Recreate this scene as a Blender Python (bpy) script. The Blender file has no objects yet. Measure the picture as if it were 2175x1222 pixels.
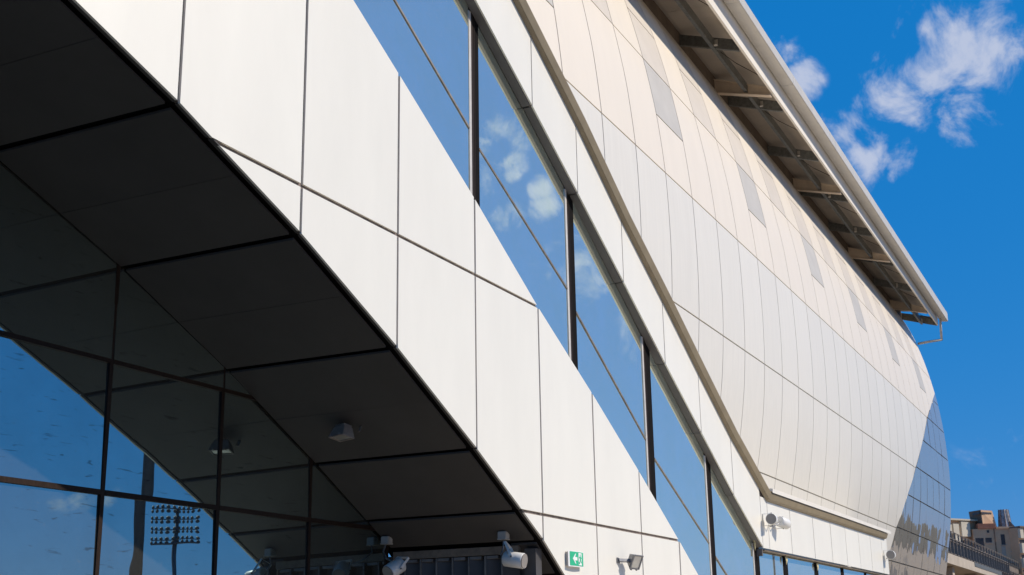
import bpy, bmesh, math, random
from mathutils import Vector, Matrix
R = math.radians
random.seed(7)
SC = bpy.context.scene
COL = SC.collection

# ------------------------------------------------------------------ camera
cam_data = bpy.data.cameras.new('camera')
cam = bpy.data.objects.new('camera', cam_data)
COL.objects.link(cam)
SC.camera = cam
W0, H0, F0 = 2175.0, 1222.0, 2700.0
ax = Vector((2500 - W0/2, 1350 - H0/2, F0)).normalized()       # facade direction seen by the lens
up = ax.cross(Vector((1, -0.0173, 0))).normalized()
if up.y > 0: up = -up
ay = up.cross(ax)
M3 = Matrix((ax, ay, up))                                      # camera (right, down, forward) -> world
cr, cd, cf = M3.col[0], M3.col[1], M3.col[2]
cam.matrix_world = Matrix((
    (cr.x, -cd.x, -cf.x, 0), (cr.y, -cd.y, -cf.y, 0), (cr.z, -cd.z, -cf.z, 1.6), (0, 0, 0, 1)))
cam_data.sensor_width = 36
cam_data.lens = 36*F0/W0
cam_data.clip_start = 0.05
cam_data.clip_end = 6000
cam_data.dof.use_dof = True
cam_data.dof.focus_distance = 14
cam_data.dof.aperture_fstop = 5.6

# ------------------------------------------------------------------ sun and sky
SUN = Vector((0.40, -1.0, 0.98)).normalized()                  # towards the sun
sun_el = math.asin(SUN.z)
sd = bpy.data.lights.new('sun', 'SUN')
sd.energy = 4.6; sd.angle = R(0.5); sd.color = (1.0, 0.90, 0.77)
so = bpy.data.objects.new('sun', sd); COL.objects.link(so)
so.rotation_euler = SUN.to_track_quat('Z', 'Y').to_euler()

def ray(px, py):
    return (M3 @ Vector((px - W0/2, py - H0/2, F0))).normalized()

wd = bpy.data.worlds.new('World'); SC.world = wd; wd.use_nodes = True
nt = wd.node_tree; nt.nodes.clear()
N = nt.nodes.new; Lk = nt.links.new
out = N('ShaderNodeOutputWorld'); bg = N('ShaderNodeBackground')
sky = N('ShaderNodeTexSky'); sky.sky_type = 'NISHITA'; sky.sun_disc = False
sky.sun_elevation = sun_el; sky.sun_rotation = math.atan2(SUN.x, SUN.y)
sky.air_density = 1.0; sky.dust_density = 0.6; sky.ozone_density = 3.0; sky.altitude = 300
bg.inputs['Strength'].default_value = 0.10
hsv = N('ShaderNodeHueSaturation'); hsv.inputs['Saturation'].default_value = 1.38; hsv.inputs['Hue'].default_value = 0.487
Lk(sky.outputs[0], hsv.inputs['Color'])
tc = N('ShaderNodeTexCoord')
def mth(op, a, b=None, c=None):
    n = N('ShaderNodeMath'); n.operation = op
    for i, v in enumerate((a, b, c)):
        if v is None: continue
        if isinstance(v, (int, float)): n.inputs[i].default_value = v
        else: Lk(v, n.inputs[i])
    return n.outputs[0]
def wnoise(scale, detail, rough, dist=0.0, sx=1, sy=1, sz=1):
    mp = N('ShaderNodeMapping'); mp.inputs['Scale'].default_value = (sx, sy, sz)
    Lk(tc.outputs['Generated'], mp.inputs['Vector'])
    n = N('ShaderNodeTexNoise'); n.inputs['Scale'].default_value = scale
    n.inputs['Detail'].default_value = detail; n.inputs['Roughness'].default_value = rough
    n.inputs['Distortion'].default_value = dist
    Lk(mp.outputs[0], n.inputs['Vector']); return n.outputs['Fac']
mirror = lambda v: Vector((v.x, -v.y, v.z))
patches = [(ray(2030, 120), 0.062, 1.0), (ray(1960, 60), 0.036, 0.9), (ray(2060, 190), 0.044, 0.85), (ray(2110, 100), 0.045, 0.8), (ray(1905, 205), 0.036, 0.75), (ray(2020, 250), 0.028, 0.75), (ray(2150, 80), 0.03, 0.7),
           (ray(1845, 340), 0.036, 1.15), (ray(1900, 370), 0.030, 1.0), (ray(1790, 285), 0.024, 1.1), (ray(1672, 100), 0.017, 1.0), (ray(1695, 170), 0.022, 0.85),
           (ray(2130, 975), 0.045, 0.22), (ray(2060, 1000), 0.03, 0.2),
           (mirror(ray(1075, 275)), 0.026, 1.1), (mirror(ray(1045, 300)), 0.020, 0.9), (mirror(ray(1085, 335)), 0.018, 0.9), (mirror(ray(1170, 440)), 0.016, 0.95), (mirror(ray(1160, 400)), 0.013, 0.9),
           (mirror(ray(1040, 380)), 0.018, 0.6), (mirror(ray(1080, 480)), 0.022, 0.55), (mirror(ray(1270, 600)), 0.035, 0.5), (mirror(ray(1300, 690)), 0.04, 0.6), (mirror(ray(1240, 540)), 0.025, 0.6), (mirror(ray(1180, 570)), 0.03, 0.45),
           (mirror(ray(180, 1008)), 0.013, 0.8), (mirror(ray(140, 1018)), 0.012, 0.5), (mirror(ray(245, 1012)), 0.010, 0.6)]
tot = None
for v, r_, s_ in patches:
    vm = N('ShaderNodeVectorMath'); vm.operation = 'DISTANCE'
    Lk(tc.outputs['Generated'], vm.inputs[0]); vm.inputs[1].default_value = v
    b = mth('MULTIPLY', mth('MAXIMUM', mth('SUBTRACT', 1.0, mth('DIVIDE', vm.outputs['Value'], r_*1.22)), 0.0), s_)
    tot = b if tot is None else mth('MAXIMUM', tot, b)
nf = wnoise(21, 10, 0.60, 0.35)
nb = wnoise(3.2, 5, 0.6)
far = mth('MULTIPLY', mth('MAXIMUM', mth('SUBTRACT', nb, 0.60), 0.0), 1.2)
dens = mth('ADD', mth('MULTIPLY', tot, 1.05), mth('MULTIPLY', mth('SUBTRACT', nf, 0.57), 3.7))
dens = mth('MULTIPLY', dens, mth('MINIMUM', mth('MULTIPLY', tot, 4.0), 1.0))
mr = N('ShaderNodeMapRange'); mr.interpolation_type = 'SMOOTHSTEP'
mr.inputs['From Min'].default_value = 0.06; mr.inputs['From Max'].default_value = 0.95
mr.inputs['To Max'].default_value = 0.74
Lk(mth('ADD', dens, far), mr.inputs['Value'])
mx = N('ShaderNodeMix'); mx.data_type = 'RGBA'
mb = N('ShaderNodeMix'); mb.data_type = 'RGBA'; mb.inputs['Factor'].default_value = 0.76      # deep clear blue over the whole dome
Lk(hsv.outputs[0], mb.inputs['A']); mb.inputs['B'].default_value = (0.02, 1.98, 6.3, 1)
Lk(mr.outputs[0], mx.inputs['Factor']); Lk(mb.outputs['Result'], mx.inputs['A'])
mx.inputs['B'].default_value = (6.6, 6.9, 8.0, 1)
Lk(mx.outputs['Result'], bg.inputs['Color']); Lk(bg.outputs[0], out.inputs[0])

vs = SC.view_settings
vs.view_transform = 'Standard'; vs.look = 'None'; vs.exposure = -0.02; vs.gamma = 1; vs.use_curve_mapping = False

# ------------------------------------------------------------------ materials
def material(name, col, rough=0.5, metal=0.0, vary=0.06, nscale=6.0, bump=0.0, bscale=40.0, spec=0.5, stretch=(1, 1, 1), stain=None, coat=0.0):
    m = bpy.data.materials.new(name); m.use_nodes = True
    t = m.node_tree; b = t.nodes['Principled BSDF']
    b.inputs['Roughness'].default_value = rough; b.inputs['Metallic'].default_value = metal
    b.inputs['Specular IOR Level'].default_value = spec; b.inputs['Coat Weight'].default_value = coat; b.inputs['Coat Roughness'].default_value = 0.10
    c = t.nodes.new('ShaderNodeTexCoord'); mp = t.nodes.new('ShaderNodeMapping'); mp.inputs['Scale'].default_value = stretch
    t.links.new(c.outputs['Object'], mp.inputs['Vector'])
    n = t.nodes.new('ShaderNodeTexNoise'); n.inputs['Scale'].default_value = nscale; n.inputs['Detail'].default_value = 6; n.inputs['Roughness'].default_value = 0.62
    t.links.new(mp.outputs[0], n.inputs['Vector'])
    r = t.nodes.new('ShaderNodeValToRGB')
    r.color_ramp.elements[0].position = 0.30; r.color_ramp.elements[1].position = 0.70
    lo = [max(0, x*(1 - vary)) for x in col]; hi = [min(1, x*(1 + vary)) for x in col]
    r.color_ramp.elements[0].color = (*lo, 1); r.color_ramp.elements[1].color = (*hi, 1)
    t.links.new(n.outputs['Fac'], r.inputs['Fac'])
    src = r.outputs['Color']
    if stain:                                                   # sparse dirt marks and runs
        sc, amt, thr, scol = stain
        n2 = t.nodes.new('ShaderNodeTexNoise'); n2.inputs['Scale'].default_value = sc; n2.inputs['Detail'].default_value = 9; n2.inputs['Roughness'].default_value = 0.7
        mp2 = t.nodes.new('ShaderNodeMapping'); mp2.inputs['Scale'].default_value = (1, 1, 0.28); mp2.inputs['Location'].default_value = (3.1, 7.7, 1.9)
        t.links.new(c.outputs['Object'], mp2.inputs['Vector']); t.links.new(mp2.outputs[0], n2.inputs['Vector'])
        q = t.nodes.new('ShaderNodeMapRange'); q.inputs['From Min'].default_value = thr; q.inputs['From Max'].default_value = thr + 0.09; q.inputs['To Max'].default_value = amt
        t.links.new(n2.outputs['Fac'], q.inputs['Value'])
        mm = t.nodes.new('ShaderNodeMix'); mm.data_type = 'RGBA'
        t.links.new(q.outputs[0], mm.inputs['Factor']); t.links.new(src, mm.inputs['A']); mm.inputs['B'].default_value = (*scol, 1)
        src = mm.outputs['Result']
    oi = t.nodes.new('ShaderNodeObjectInfo')                    # each piece slightly its own tone
    hv = t.nodes.new('ShaderNodeHueSaturation')
    q2 = t.nodes.new('ShaderNodeMapRange'); q2.inputs['To Min'].default_value = 1 - vary*0.5; q2.inputs['To Max'].default_value = 1 + vary*0.5
    t.links.new(oi.outputs['Random'], q2.inputs['Value']); t.links.new(q2.outputs[0], hv.inputs['Value'])
    t.links.new(src, hv.inputs['Color']); t.links.new(hv.outputs[0], b.inputs['Base Color'])
    if bump > 0:
        n3 = t.nodes.new('ShaderNodeTexNoise'); n3.inputs['Scale'].default_value = bscale; n3.inputs['Detail'].default_value = 4
        t.links.new(mp.outputs[0], n3.inputs['Vector'])
        bp = t.nodes.new('ShaderNodeBump'); bp.inputs['Strength'].default_value = 1.0; bp.inputs['Distance'].default_value = bump
        t.links.new(n3.outputs['Fac'], bp.inputs['Height']); t.links.new(bp.outputs[0], b.inputs['Normal'])
    m.diffuse_color = (*col, 1)
    return m

M = {}
M['white_panel'] = material('white composite panel', (0.82, 0.79, 0.70), 0.42, 0.10, 0.028, 2.0, 0.0006, 5.0, 0.5, (1, 1, 0.3), (9.0, 0.40, 0.715, (0.35, 0.33, 0.30)))
M['hull_panel'] = material('satin cream metal panel', (0.81, 0.725, 0.60), 0.45, 0.06, 0.022, 3.0, 0.0007, 3.0, 0.5, (1, 1, 0.12), (7.0, 0.12, 0.66, (0.42, 0.38, 0.34)))
M['hull_panel_white'] = material('satin white metal panel', (0.75, 0.71, 0.625), 0.45, 0.06, 0.030, 14.0, 0.0007, 3.0, 0.5, (1, 1, 0.06), (7.0, 0.14, 0.64, (0.42, 0.38, 0.34)))
for m_ in ('hull_panel', 'hull_panel_white'): M[m_].node_tree.nodes['Principled BSDF'].inputs['Coat Weight'].default_value = 0.08
M['hull_window'] = material('dusty translucent glazing', (0.63, 0.565, 0.48), 0.5, 0.05, 0.05, 2.0, 0.0004, 3.0, 0.6)
M['hull_pane'] = material('dusty bluish glazing', (0.52, 0.49, 0.44), 0.5, 0.05, 0.06, 2.0, 0.0004, 3.0, 0.6)
M['joint'] = material('weathered joint sealant', (0.17, 0.135, 0.115), 0.9, 0, 0.5, 9.0)
M['hull_joint'] = material('olive grey joint sealant', (0.16, 0.145, 0.12), 0.9, 0, 0.25, 9.0)
M['soffit_panel'] = material('charcoal composite soffit', (0.060, 0.056, 0.053), 0.55, 0.0, 0.10, 1.3, 0.0006, 4.0, 0.35, (1, 1, 1), (5.0, 0.35, 0.70, (0.02, 0.018, 0.016)))
M['black'] = material('black joint rubber', (0.006, 0.005, 0.005), 0.9, 0, 0.2, spec=0.1)
M['bronze'] = material('dark bronze frame', (0.022, 0.013, 0.009), 0.6, 0.0, 0.4, 20.0, 0, 1, 0.15, (4, 4, 1))
M['transom'] = material('weathered aluminium bar', (0.25, 0.215, 0.18), 0.5, 0.3, 0.3, 12.0)
M['jamb'] = material('pale aluminium jamb', (0.60, 0.56, 0.51), 0.5, 0.2, 0.10, 8.0)
M['reveal'] = material('grey reveal sheet', (0.14, 0.13, 0.125), 0.6, 0, 0.12, 3.0)
M['olive'] = material('olive beige gutter sheet', (0.27, 0.22, 0.14), 0.55, 0.0, 0.12, 5.0, 0.001, 6.0, 0.5, (1, 1, 1), (14.0, 0.6, 0.72, (0.03, 0.025, 0.02)))
M['flashing'] = material('cream flashing sheet', (0.74, 0.70, 0.62), 0.5, 0, 0.05, 4.0)
M['gutter'] = material('off white painted gutter', (0.60, 0.565, 0.50), 0.4, 0.0, 0.06, 3.0, 0.0006, 8.0, 0.5, (1, 1, 1), (6.0, 0.35, 0.68, (0.25, 0.22, 0.19)))
M['eaves'] = material('pale eaves beam paint', (0.80, 0.745, 0.65), 0.45, 0, 0.06, 3.0, 0, 1, 0.5, (1, 1, 1), (10.0, 0.5, 0.70, (0.30, 0.24, 0.18)))
M['deck'] = material('beige roof decking', (0.44, 0.38, 0.31), 0.6, 0, 0.10, 2.0)
M['galvanised'] = material('dull galvanised steel', (0.17, 0.17, 0.155), 0.5, 0.3, 0.35, 14.0)
M['rafter'] = material('beige painted rafter', (0.62, 0.50, 0.37), 0.55, 0, 0.12, 4.0)
M['bulkhead'] = material('brown bulkhead sheet', (0.17, 0.125, 0.085), 0.7, 0, 0.25, 3.0)
M['lamp_white'] = material('white lamp enamel', (0.74, 0.73, 0.70), 0.4, 0, 0.04, 12.0)
M['lamp_lens'] = material('frosted lamp lens', (0.26, 0.24, 0.22), 0.35, 0, 0.05, 12.0)
M['box'] = material('cream plastic box', (0.50, 0.46, 0.40), 0.5, 0, 0.08, 12.0)
M['lamp_dimmed'] = material('dimmed grey lamp paint', (0.24, 0.21, 0.185), 0.6, 0, 0.2, 10.0)  # white floodlight's paint darkened to imitate shade under the arch
M['conduit'] = material('grey flexible conduit', (0.30, 0.30, 0.30), 0.35, 0.5, 0.1, 30.0)
M['lamp_grey'] = material('grey cast aluminium', (0.22, 0.225, 0.24), 0.45, 0.5, 0.15, 12.0)
M['lamp_glass'] = material('lamp glass reflector', (0.62, 0.62, 0.58), 0.2, 0.5, 0.1, 8.0)
M['sign_green'] = material('exit sign green', (0.035, 0.46, 0.23), 0.35, 0, 0.04, 10.0)
M['sign_white'] = material('exit sign white', (0.84, 0.84, 0.82), 0.4, 0, 0.02, 10.0)
M['header'] = material('dusty beige header', (0.20, 0.16, 0.12), 0.7, 0, 0.25, 12.0)
M['louvre'] = material('grey louvre blade', (0.075, 0.070, 0.068), 0.5, 0.2, 0.15, 6.0)
M['louvre_edge'] = material('pale louvre edge', (0.22, 0.21, 0.20), 0.5, 0.2, 0.2, 12.0)  # paler than the louvre blades
M['tape'] = material('yellowed masking tape', (0.50, 0.43, 0.24), 0.8, 0, 0.15, 20.0)
M['concrete'] = material('warm beige concrete', (0.42, 0.36, 0.29), 0.85, 0, 0.14, 1.2, 0.004, 8.0)  # plain beige concrete for slabs, columns and sills
M['concrete_dark'] = material('dark grey concrete', (0.16, 0.13, 0.11), 0.9, 0, 0.2, 0.8, 0.004, 8.0)  # darker grey concrete tone
M['rail'] = material('brown painted railing', (0.17, 0.14, 0.115), 0.6, 0.2, 0.15, 4.0)
M['brown_render'] = material('brown grey render', (0.64, 0.41, 0.25), 0.9, 0, 0.12, 0.35, 0.01, 2.0)
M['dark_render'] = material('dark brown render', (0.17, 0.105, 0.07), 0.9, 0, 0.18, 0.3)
M['cream_render'] = material('cream render', (0.62, 0.55, 0.43), 0.85, 0, 0.10, 0.4)
M['brick_red'] = material('red brick parapet', (0.36, 0.15, 0.09), 0.9, 0, 0.2, 1.0)
M['void'] = material('dark window void', (0.035, 0.030, 0.032), 0.4, 0, 0.4, 0.7)
M['tank'] = material('silvery sheet metal', (0.50, 0.46, 0.44), 0.45, 0.35, 0.7, 1.6, 0.05, 0.8)
M['asphalt'] = material('dusty asphalt', (0.070, 0.060, 0.050), 0.95, 0, 0.2, 0.4, 0.004, 30.0)
M['bounce_paving'] = material('pale paving', (0.52, 0.45, 0.37), 0.9, 0, 0.15, 0.8)  # pale colour chosen to bounce light upwards
M['earth'] = material('dusty tan earth', (0.27, 0.21, 0.145), 0.95, 0, 0.2, 0.05)
M['hill'] = material('dark scrub hillside', (0.045, 0.055, 0.035), 1.0, 0, 0.5, 0.03)
M['foliage'] = material('dark tree foliage', (0.040, 0.060, 0.028), 0.9, 0, 0.5, 0.6)
M['trunk'] = material('grey brown bark', (0.10, 0.075, 0.055), 0.9, 0, 0.3, 4.0)
M['mast'] = material('grey steel mast', (0.10, 0.10, 0.105), 0.6, 0.3, 0.15, 3.0)

def glass_mat(name, tint, rough, wav, wscale, streak=0.0, film=0.035, fcol=(0.30, 0.31, 0.32)):
    m = bpy.data.materials.new(name); m.use_nodes = True
    t = m.node_tree; b = t.nodes['Principled BSDF']
    b.inputs['Metallic'].default_value = 1.0; b.inputs['Roughness'].default_value = rough
    c = t.nodes.new('ShaderNodeTexCoord')
    n = t.nodes.new('ShaderNodeTexNoise'); n.inputs['Scale'].default_value = wscale; n.inputs['Detail'].default_value = 2
    t.links.new(c.outputs['Object'], n.inputs['Vector'])
    bp = t.nodes.new('ShaderNodeBump'); bp.inputs['Distance'].default_value = wav; bp.inputs['Strength'].default_value = 1
    t.links.new(n.outputs['Fac'], bp.inputs['Height']); t.links.new(bp.outputs[0], b.inputs['Normal'])
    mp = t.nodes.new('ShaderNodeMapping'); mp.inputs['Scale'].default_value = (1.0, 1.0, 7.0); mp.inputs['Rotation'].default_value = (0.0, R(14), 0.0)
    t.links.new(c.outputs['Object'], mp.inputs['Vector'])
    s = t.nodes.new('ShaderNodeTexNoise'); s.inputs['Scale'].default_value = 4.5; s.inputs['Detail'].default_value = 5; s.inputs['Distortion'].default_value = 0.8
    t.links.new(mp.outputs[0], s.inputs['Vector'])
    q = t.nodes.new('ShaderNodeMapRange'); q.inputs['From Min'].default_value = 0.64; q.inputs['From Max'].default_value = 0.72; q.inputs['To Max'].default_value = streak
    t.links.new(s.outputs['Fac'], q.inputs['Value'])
    d = t.nodes.new('ShaderNodeTexNoise'); d.inputs['Scale'].default_value = 2.2; d.inputs['Detail'].default_value = 8; d.inputs['Roughness'].default_value = 0.7
    t.links.new(c.outputs['Object'], d.inputs['Vector'])
    r = t.nodes.new('ShaderNodeValToRGB'); r.color_ramp.elements[0].position = 0.3; r.color_ramp.elements[1].position = 0.75
    r.color_ramp.elements[0].color = (*[x*0.93 for x in tint], 1); r.color_ramp.elements[1].color = (*[min(1, x*1.08) for x in tint], 1)
    t.links.new(d.outputs['Fac'], r.inputs['Fac'])
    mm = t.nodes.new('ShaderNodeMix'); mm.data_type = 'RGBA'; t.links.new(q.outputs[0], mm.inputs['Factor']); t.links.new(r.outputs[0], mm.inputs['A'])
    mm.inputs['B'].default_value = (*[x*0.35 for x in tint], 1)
    t.links.new(mm.outputs['Result'], b.inputs['Base Color'])
    # diffuse film: dust, plus paler sky reflection put into its colour
    df = t.nodes.new('ShaderNodeBsdfDiffuse'); df.inputs['Color'].default_value = (*fcol, 1)
    ms = t.nodes.new('ShaderNodeMixShader'); sp = t.nodes.new('ShaderNodeTexNoise'); sp.inputs['Scale'].default_value = 34; sp.inputs['Detail'].default_value = 3
    t.links.new(c.outputs['Object'], sp.inputs['Vector'])
    q3 = t.nodes.new('ShaderNodeMapRange'); q3.inputs['From Min'].default_value = 0.66; q3.inputs['From Max'].default_value = 0.80; q3.inputs['To Min'].default_value = film; q3.inputs['To Max'].default_value = film + 0.12
    t.links.new(sp.outputs['Fac'], q3.inputs['Value']); t.links.new(q3.outputs[0], ms.inputs[0])
    t.links.new(b.outputs[0], ms.inputs[1]); t.links.new(df.outputs[0], ms.inputs[2])
    t.links.new(ms.outputs[0], t.nodes['Material Output'].inputs['Surface'])
    return m
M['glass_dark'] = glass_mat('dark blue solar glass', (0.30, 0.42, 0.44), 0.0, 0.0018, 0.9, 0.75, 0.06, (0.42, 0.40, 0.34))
M['glass_blue'] = glass_mat('blue reflective glass', (0.80, 1.0, 0.90), 0.0, 0.0012, 0.8, 0.04, 0.16, (0.66, 0.62, 0.47))
M['glass_hull'] = glass_mat('grey blue curved glass', (0.60, 0.58, 0.50), 0.015, 0.024, 0.75, 0.0, 0.22, (0.58, 0.53, 0.49))

# ------------------------------------------------------------------ helpers
def tag(o, label=None, cat=None, group=None, kind=None):
    if label: o['label'] = label
    if cat: o['category'] = cat
    if group: o['group'] = group
    if kind: o['kind'] = kind
    return o
def empty(name, loc, label, cat, group=None):
    o = bpy.data.objects.new(name, None); COL.objects.link(o); o.location = loc
    o.empty_display_size = 0.3
    bpy.context.view_layer.update()
    return tag(o, label, cat, group)
def link(name, bm, mat, parent=None, smooth=False, kind=None):
    me = bpy.data.meshes.new(name)
    bmesh.ops.recalc_face_normals(bm, faces=bm.faces[:])
    if smooth:
        for f in bm.faces: f.smooth = True
    bm.to_mesh(me); bm.free()
    me.materials.append(mat if not isinstance(mat, str) else M[mat])
    o = bpy.data.objects.new(name, me); COL.objects.link(o)
    if parent:
        o.parent = parent
        o.matrix_parent_inverse = Matrix.Translation(wpos(parent)).inverted()
    if kind: o['kind'] = kind
    return o
def wpos(o):
    v = Vector((0, 0, 0)); 
    while o: v = v + o.location; o = o.parent if (o.parent and o.type == 'EMPTY') else None
    return v
def box(bm, c, s, rot=None):
    """axis box centre c, full size s, optional 3x3 rotation"""
    vs_ = []
    for i in (-1, 1):
        for j in (-1, 1):
            for k in (-1, 1):
                p = Vector((i*s[0]/2, j*s[1]/2, k*s[2]/2))
                if rot is not None: p = rot @ p
                vs_.append(bm.verts.new(Vector(c) + p))
    for f in ((0,1,3,2), (4,6,7,5), (0,4,5,1), (2,3,7,6), (0,2,6,4), (1,5,7,3)):
        bm.faces.new([vs_[i] for i in f])
    return vs_
def aabox(bm, x0, x1, y0, y1, z0, z1):
    return box(bm, ((x0+x1)/2, (y0+y1)/2, (z0+z1)/2), (abs(x1-x0), abs(y1-y0), abs(z1-z0)))
def sweep(bm, prof, path, cap=True):
    """prof: function(i) -> list of points for station i"""
    rows = [[bm.verts.new(p) for p in prof(i)] for i in range(path)]
    n = len(rows[0])
    for a, b in zip(rows, rows[1:]):
        for k in range(n):
            bm.faces.new((a[k], a[(k+1) % n], b[(k+1) % n], b[k]))
    if cap:
        bm.faces.new(rows[0]); bm.faces.new(rows[-1][::-1])
    return rows
def bar(bm, a, b, w, h, upv=Vector((0, 0, 1))):
    a = Vector(a); b = Vector(b); d = (b - a).normalized()
    s = d.cross(upv).normalized(); u = s.cross(d)
    sweep(bm, lambda i: [(a, b)[i] + s*x*w/2 + u*y*h/2 for x, y in ((-1,-1), (1,-1), (1,1), (-1,1))], 2)
def tube(bm, pts, r, seg=10, r2=None):
    pts = [Vector(p) for p in pts]
    def st(i):
        d = (pts[min(i+1, len(pts)-1)] - pts[max(i-1, 0)]).normalized()
        s = d.cross(Vector((0.13, 0.21, 0.97))).normalized(); u = s.cross(d)
        rr = r if r2 is None else r + (r2 - r)*i/(len(pts) - 1)
        return [pts[i] + (s*math.cos(2*math.pi*k/seg) + u*math.sin(2*math.pi*k/seg))*rr for k in range(seg)]
    sweep(bm, st, len(pts))
def clip(poly, a, b, c):
    """keep a*u + b*v + c >= 0"""
    o = []
    for i in range(len(poly)):
        p, q = poly[i], poly[(i+1) % len(poly)]
        dp = a*p[0] + b*p[1] + c; dq = a*q[0] + b*q[1] + c
        if dp >= 0: o.append(p)
        if (dp > 0) != (dq > 0) and abs(dp - dq) > 1e-12 and dp*dq < 0:
            t = dp/(dp - dq); o.append((p[0] + (q[0]-p[0])*t, p[1] + (q[1]-p[1])*t))
    r = []
    for p in o:
        if not r or (abs(p[0]-r[-1][0]) + abs(p[1]-r[-1][1]) > 1e-5): r.append(p)
    if len(r) > 1 and abs(r[0][0]-r[-1][0]) + abs(r[0][1]-r[-1][1]) < 1e-5: r.pop()
    return r
def area(p):
    return 0.5*sum(p[i][0]*p[(i+1) % len(p)][1] - p[(i+1) % len(p)][0]*p[i][1] for i in range(len(p)))
def inset(poly, g):
    if area(poly) < 0: poly = poly[::-1]
    src = poly[:]
    for i in range(len(src)):
        p, q = src[i], src[(i+1) % len(src)]
        dx, dy = q[0]-p[0], q[1]-p[1]; L_ = math.hypot(dx, dy)
        if L_ < 1e-6: continue
        nx, ny = -dy/L_, dx/L_
        poly = clip(poly, nx, ny, -(nx*p[0] + ny*p[1]) - g)
        if len(poly) < 3: return []
    return poly
def panel(name, poly, surf, back, mat, parent, gap=0.03, cuts=(), tilt=0.0, smooth=False):
    poly = inset(poly, gap/2)
    if len(poly) < 3 or area(poly) < 0.002: return None
    cu = sum(p[0] for p in poly)/len(poly); cv = sum(p[1] for p in poly)/len(poly)
    ta, tb = random.uniform(-tilt, tilt), random.uniform(-tilt, tilt)
    bm = bmesh.new(); vd = {}
    bk = Vector(back)
    nb_ = -bk.normalized()
    def V(p):
        k = (round(p[0], 4), round(p[1], 4))
        if k not in vd:
            vd[k] = bm.verts.new(Vector(surf(*p)) + nb_*(ta*(p[0]-cu) + tb*(p[1]-cv)))
        return vd[k]
    v0 = min(p[1] for p in poly); v1 = max(p[1] for p in poly)
    lv = [v0] + [c_ for c_ in cuts if v0 + 0.01 < c_ < v1 - 0.01] + [v1]
    # add the cut points of the outline so that slices share vertices
    fs = []
    for a, b in zip(lv, lv[1:]):
        q = clip(clip(poly, 0, 1, -a), 0, -1, b)
        if len(q) >= 3:
            vv = []
            for p in q:
                v = V(p)
                if v not in vv: vv.append(v)
            if len(vv) >= 3: fs.append(bm.faces.new(vv))
    rim = [e for e in bm.edges if len(e.link_faces) == 1]
    bv = {}
    def B(v):
        if v not in bv: bv[v] = bm.verts.new(v.co + bk)
        return bv[v]
    for e in rim:
        e.smooth = False
        a, b = e.verts
        f = bm.faces.new((a, b, B(b), B(a)))
    for f in fs:
        if smooth: f.smooth = True
    return link(name, bm, mat, parent)
def interp(x, xs, ys):
    if x <= xs[0]: return ys[0] + (x-xs[0])*(ys[1]-ys[0])/(xs[1]-xs[0])
    for i in range(len(xs)-1):
        if x <= xs[i+1]: return ys[i] + (ys[i+1]-ys[i])*(x-xs[i])/(xs[i+1]-xs[i])
    return ys[-1] + (x-xs[-1])*(ys[-1]-ys[-2])/(xs[-1]-xs[-2])
def flat(bm, pts, back):
    """closed prism from a planar outline of 3D points pushed along back"""
    a = [bm.verts.new(p) for p in pts]; b = [bm.verts.new(Vector(p) + Vector(back)) for p in pts]
    bm.faces.new(a); bm.faces.new(b[::-1])
    for i in range(len(a)):
        j = (i+1) % len(a); bm.faces.new((a[i], b[i], b[j], a[j]))

YF = 6.0                                                        # facade plane
YW = 6.13                                                       # ribbon window plane
YG = 7.95                                                       # curtain wall behind the arch

# ------------------------------------------------------------------ ground and far setting
bm = bmesh.new()
gv = [bm.verts.new(p) for p in ((-2500, -2500, 0), (2500, -2500, 0), (2500, 2500, 0), (-2500, 2500, 0))]
bm.faces.new(gv)
tag(link('ground', bm, 'earth'), kind='structure')
bm = bmesh.new(); aabox(bm, -60, 10.59, -45, 7.9, 0.004, 0.008); tag(link('added_dark_forecourt', bm, 'asphalt'), kind='structure')  # unseen, added dark to keep bounce low on the left
bm = bmesh.new(); aabox(bm, 34.01, 150, -70, 5.7, 0.004, 0.008); tag(link('added_dark_road', bm, 'asphalt'), kind='structure')  # unseen, added to darken the ground mirrored in the curved glass
bm = bmesh.new(); aabox(bm, 10.6, 34.0, -15.0, 5.7, 0.004, 0.12); aabox(bm, 11.2, 12.6, 5.705, 7.9, 0.004, 0.12); tag(link('added_bounce_pavement', bm, 'bounce_paving'), kind='structure')  # unseen, added as a pale reflector for the arch soffit

def ridge(name, pts, depth, base=-1.0):
    """pts: (x, y, height) crest; a rounded ridge with random undulation"""
    bm = bmesh.new(); rows = []
    P = []
    for (a, b) in zip(pts, pts[1:]):
        for k in range(14):
            t = k/14; P.append(tuple(a[i] + (b[i]-a[i])*t for i in range(3)))
    P.append(pts[-1])
    for i, (x, y, h) in enumerate(P):
        hh = h*(1 + 0.10*math.sin(i*0.7) + 0.06*math.sin(i*1.9 + 1) + random.uniform(-0.03, 0.03))
        n = Vector((x, y, 0)).normalized()
        rows.append([bm.verts.new((x - n.x*depth*u, y - n.y*depth*u, base + hh*w)) for u, w in ((1, 0), (0.7, 0.35), (0.35, 0.75), (0, 1.0), (-0.6, 0.6), (-1.2, 0))])
    for a, b in zip(rows, rows[1:]):
        for k in range(5): bm.faces.new((a[k], a[k+1], b[k+1], b[k]))
    return link(name, bm, 'hill', smooth=True)
tag(ridge('hills', [(150, -900, 26), (420, -860, 36), (700, -700, 52), (950, -500, 66), (1080, -330, 50), (1150, -150, 34)], 120), kind='structure')

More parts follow.
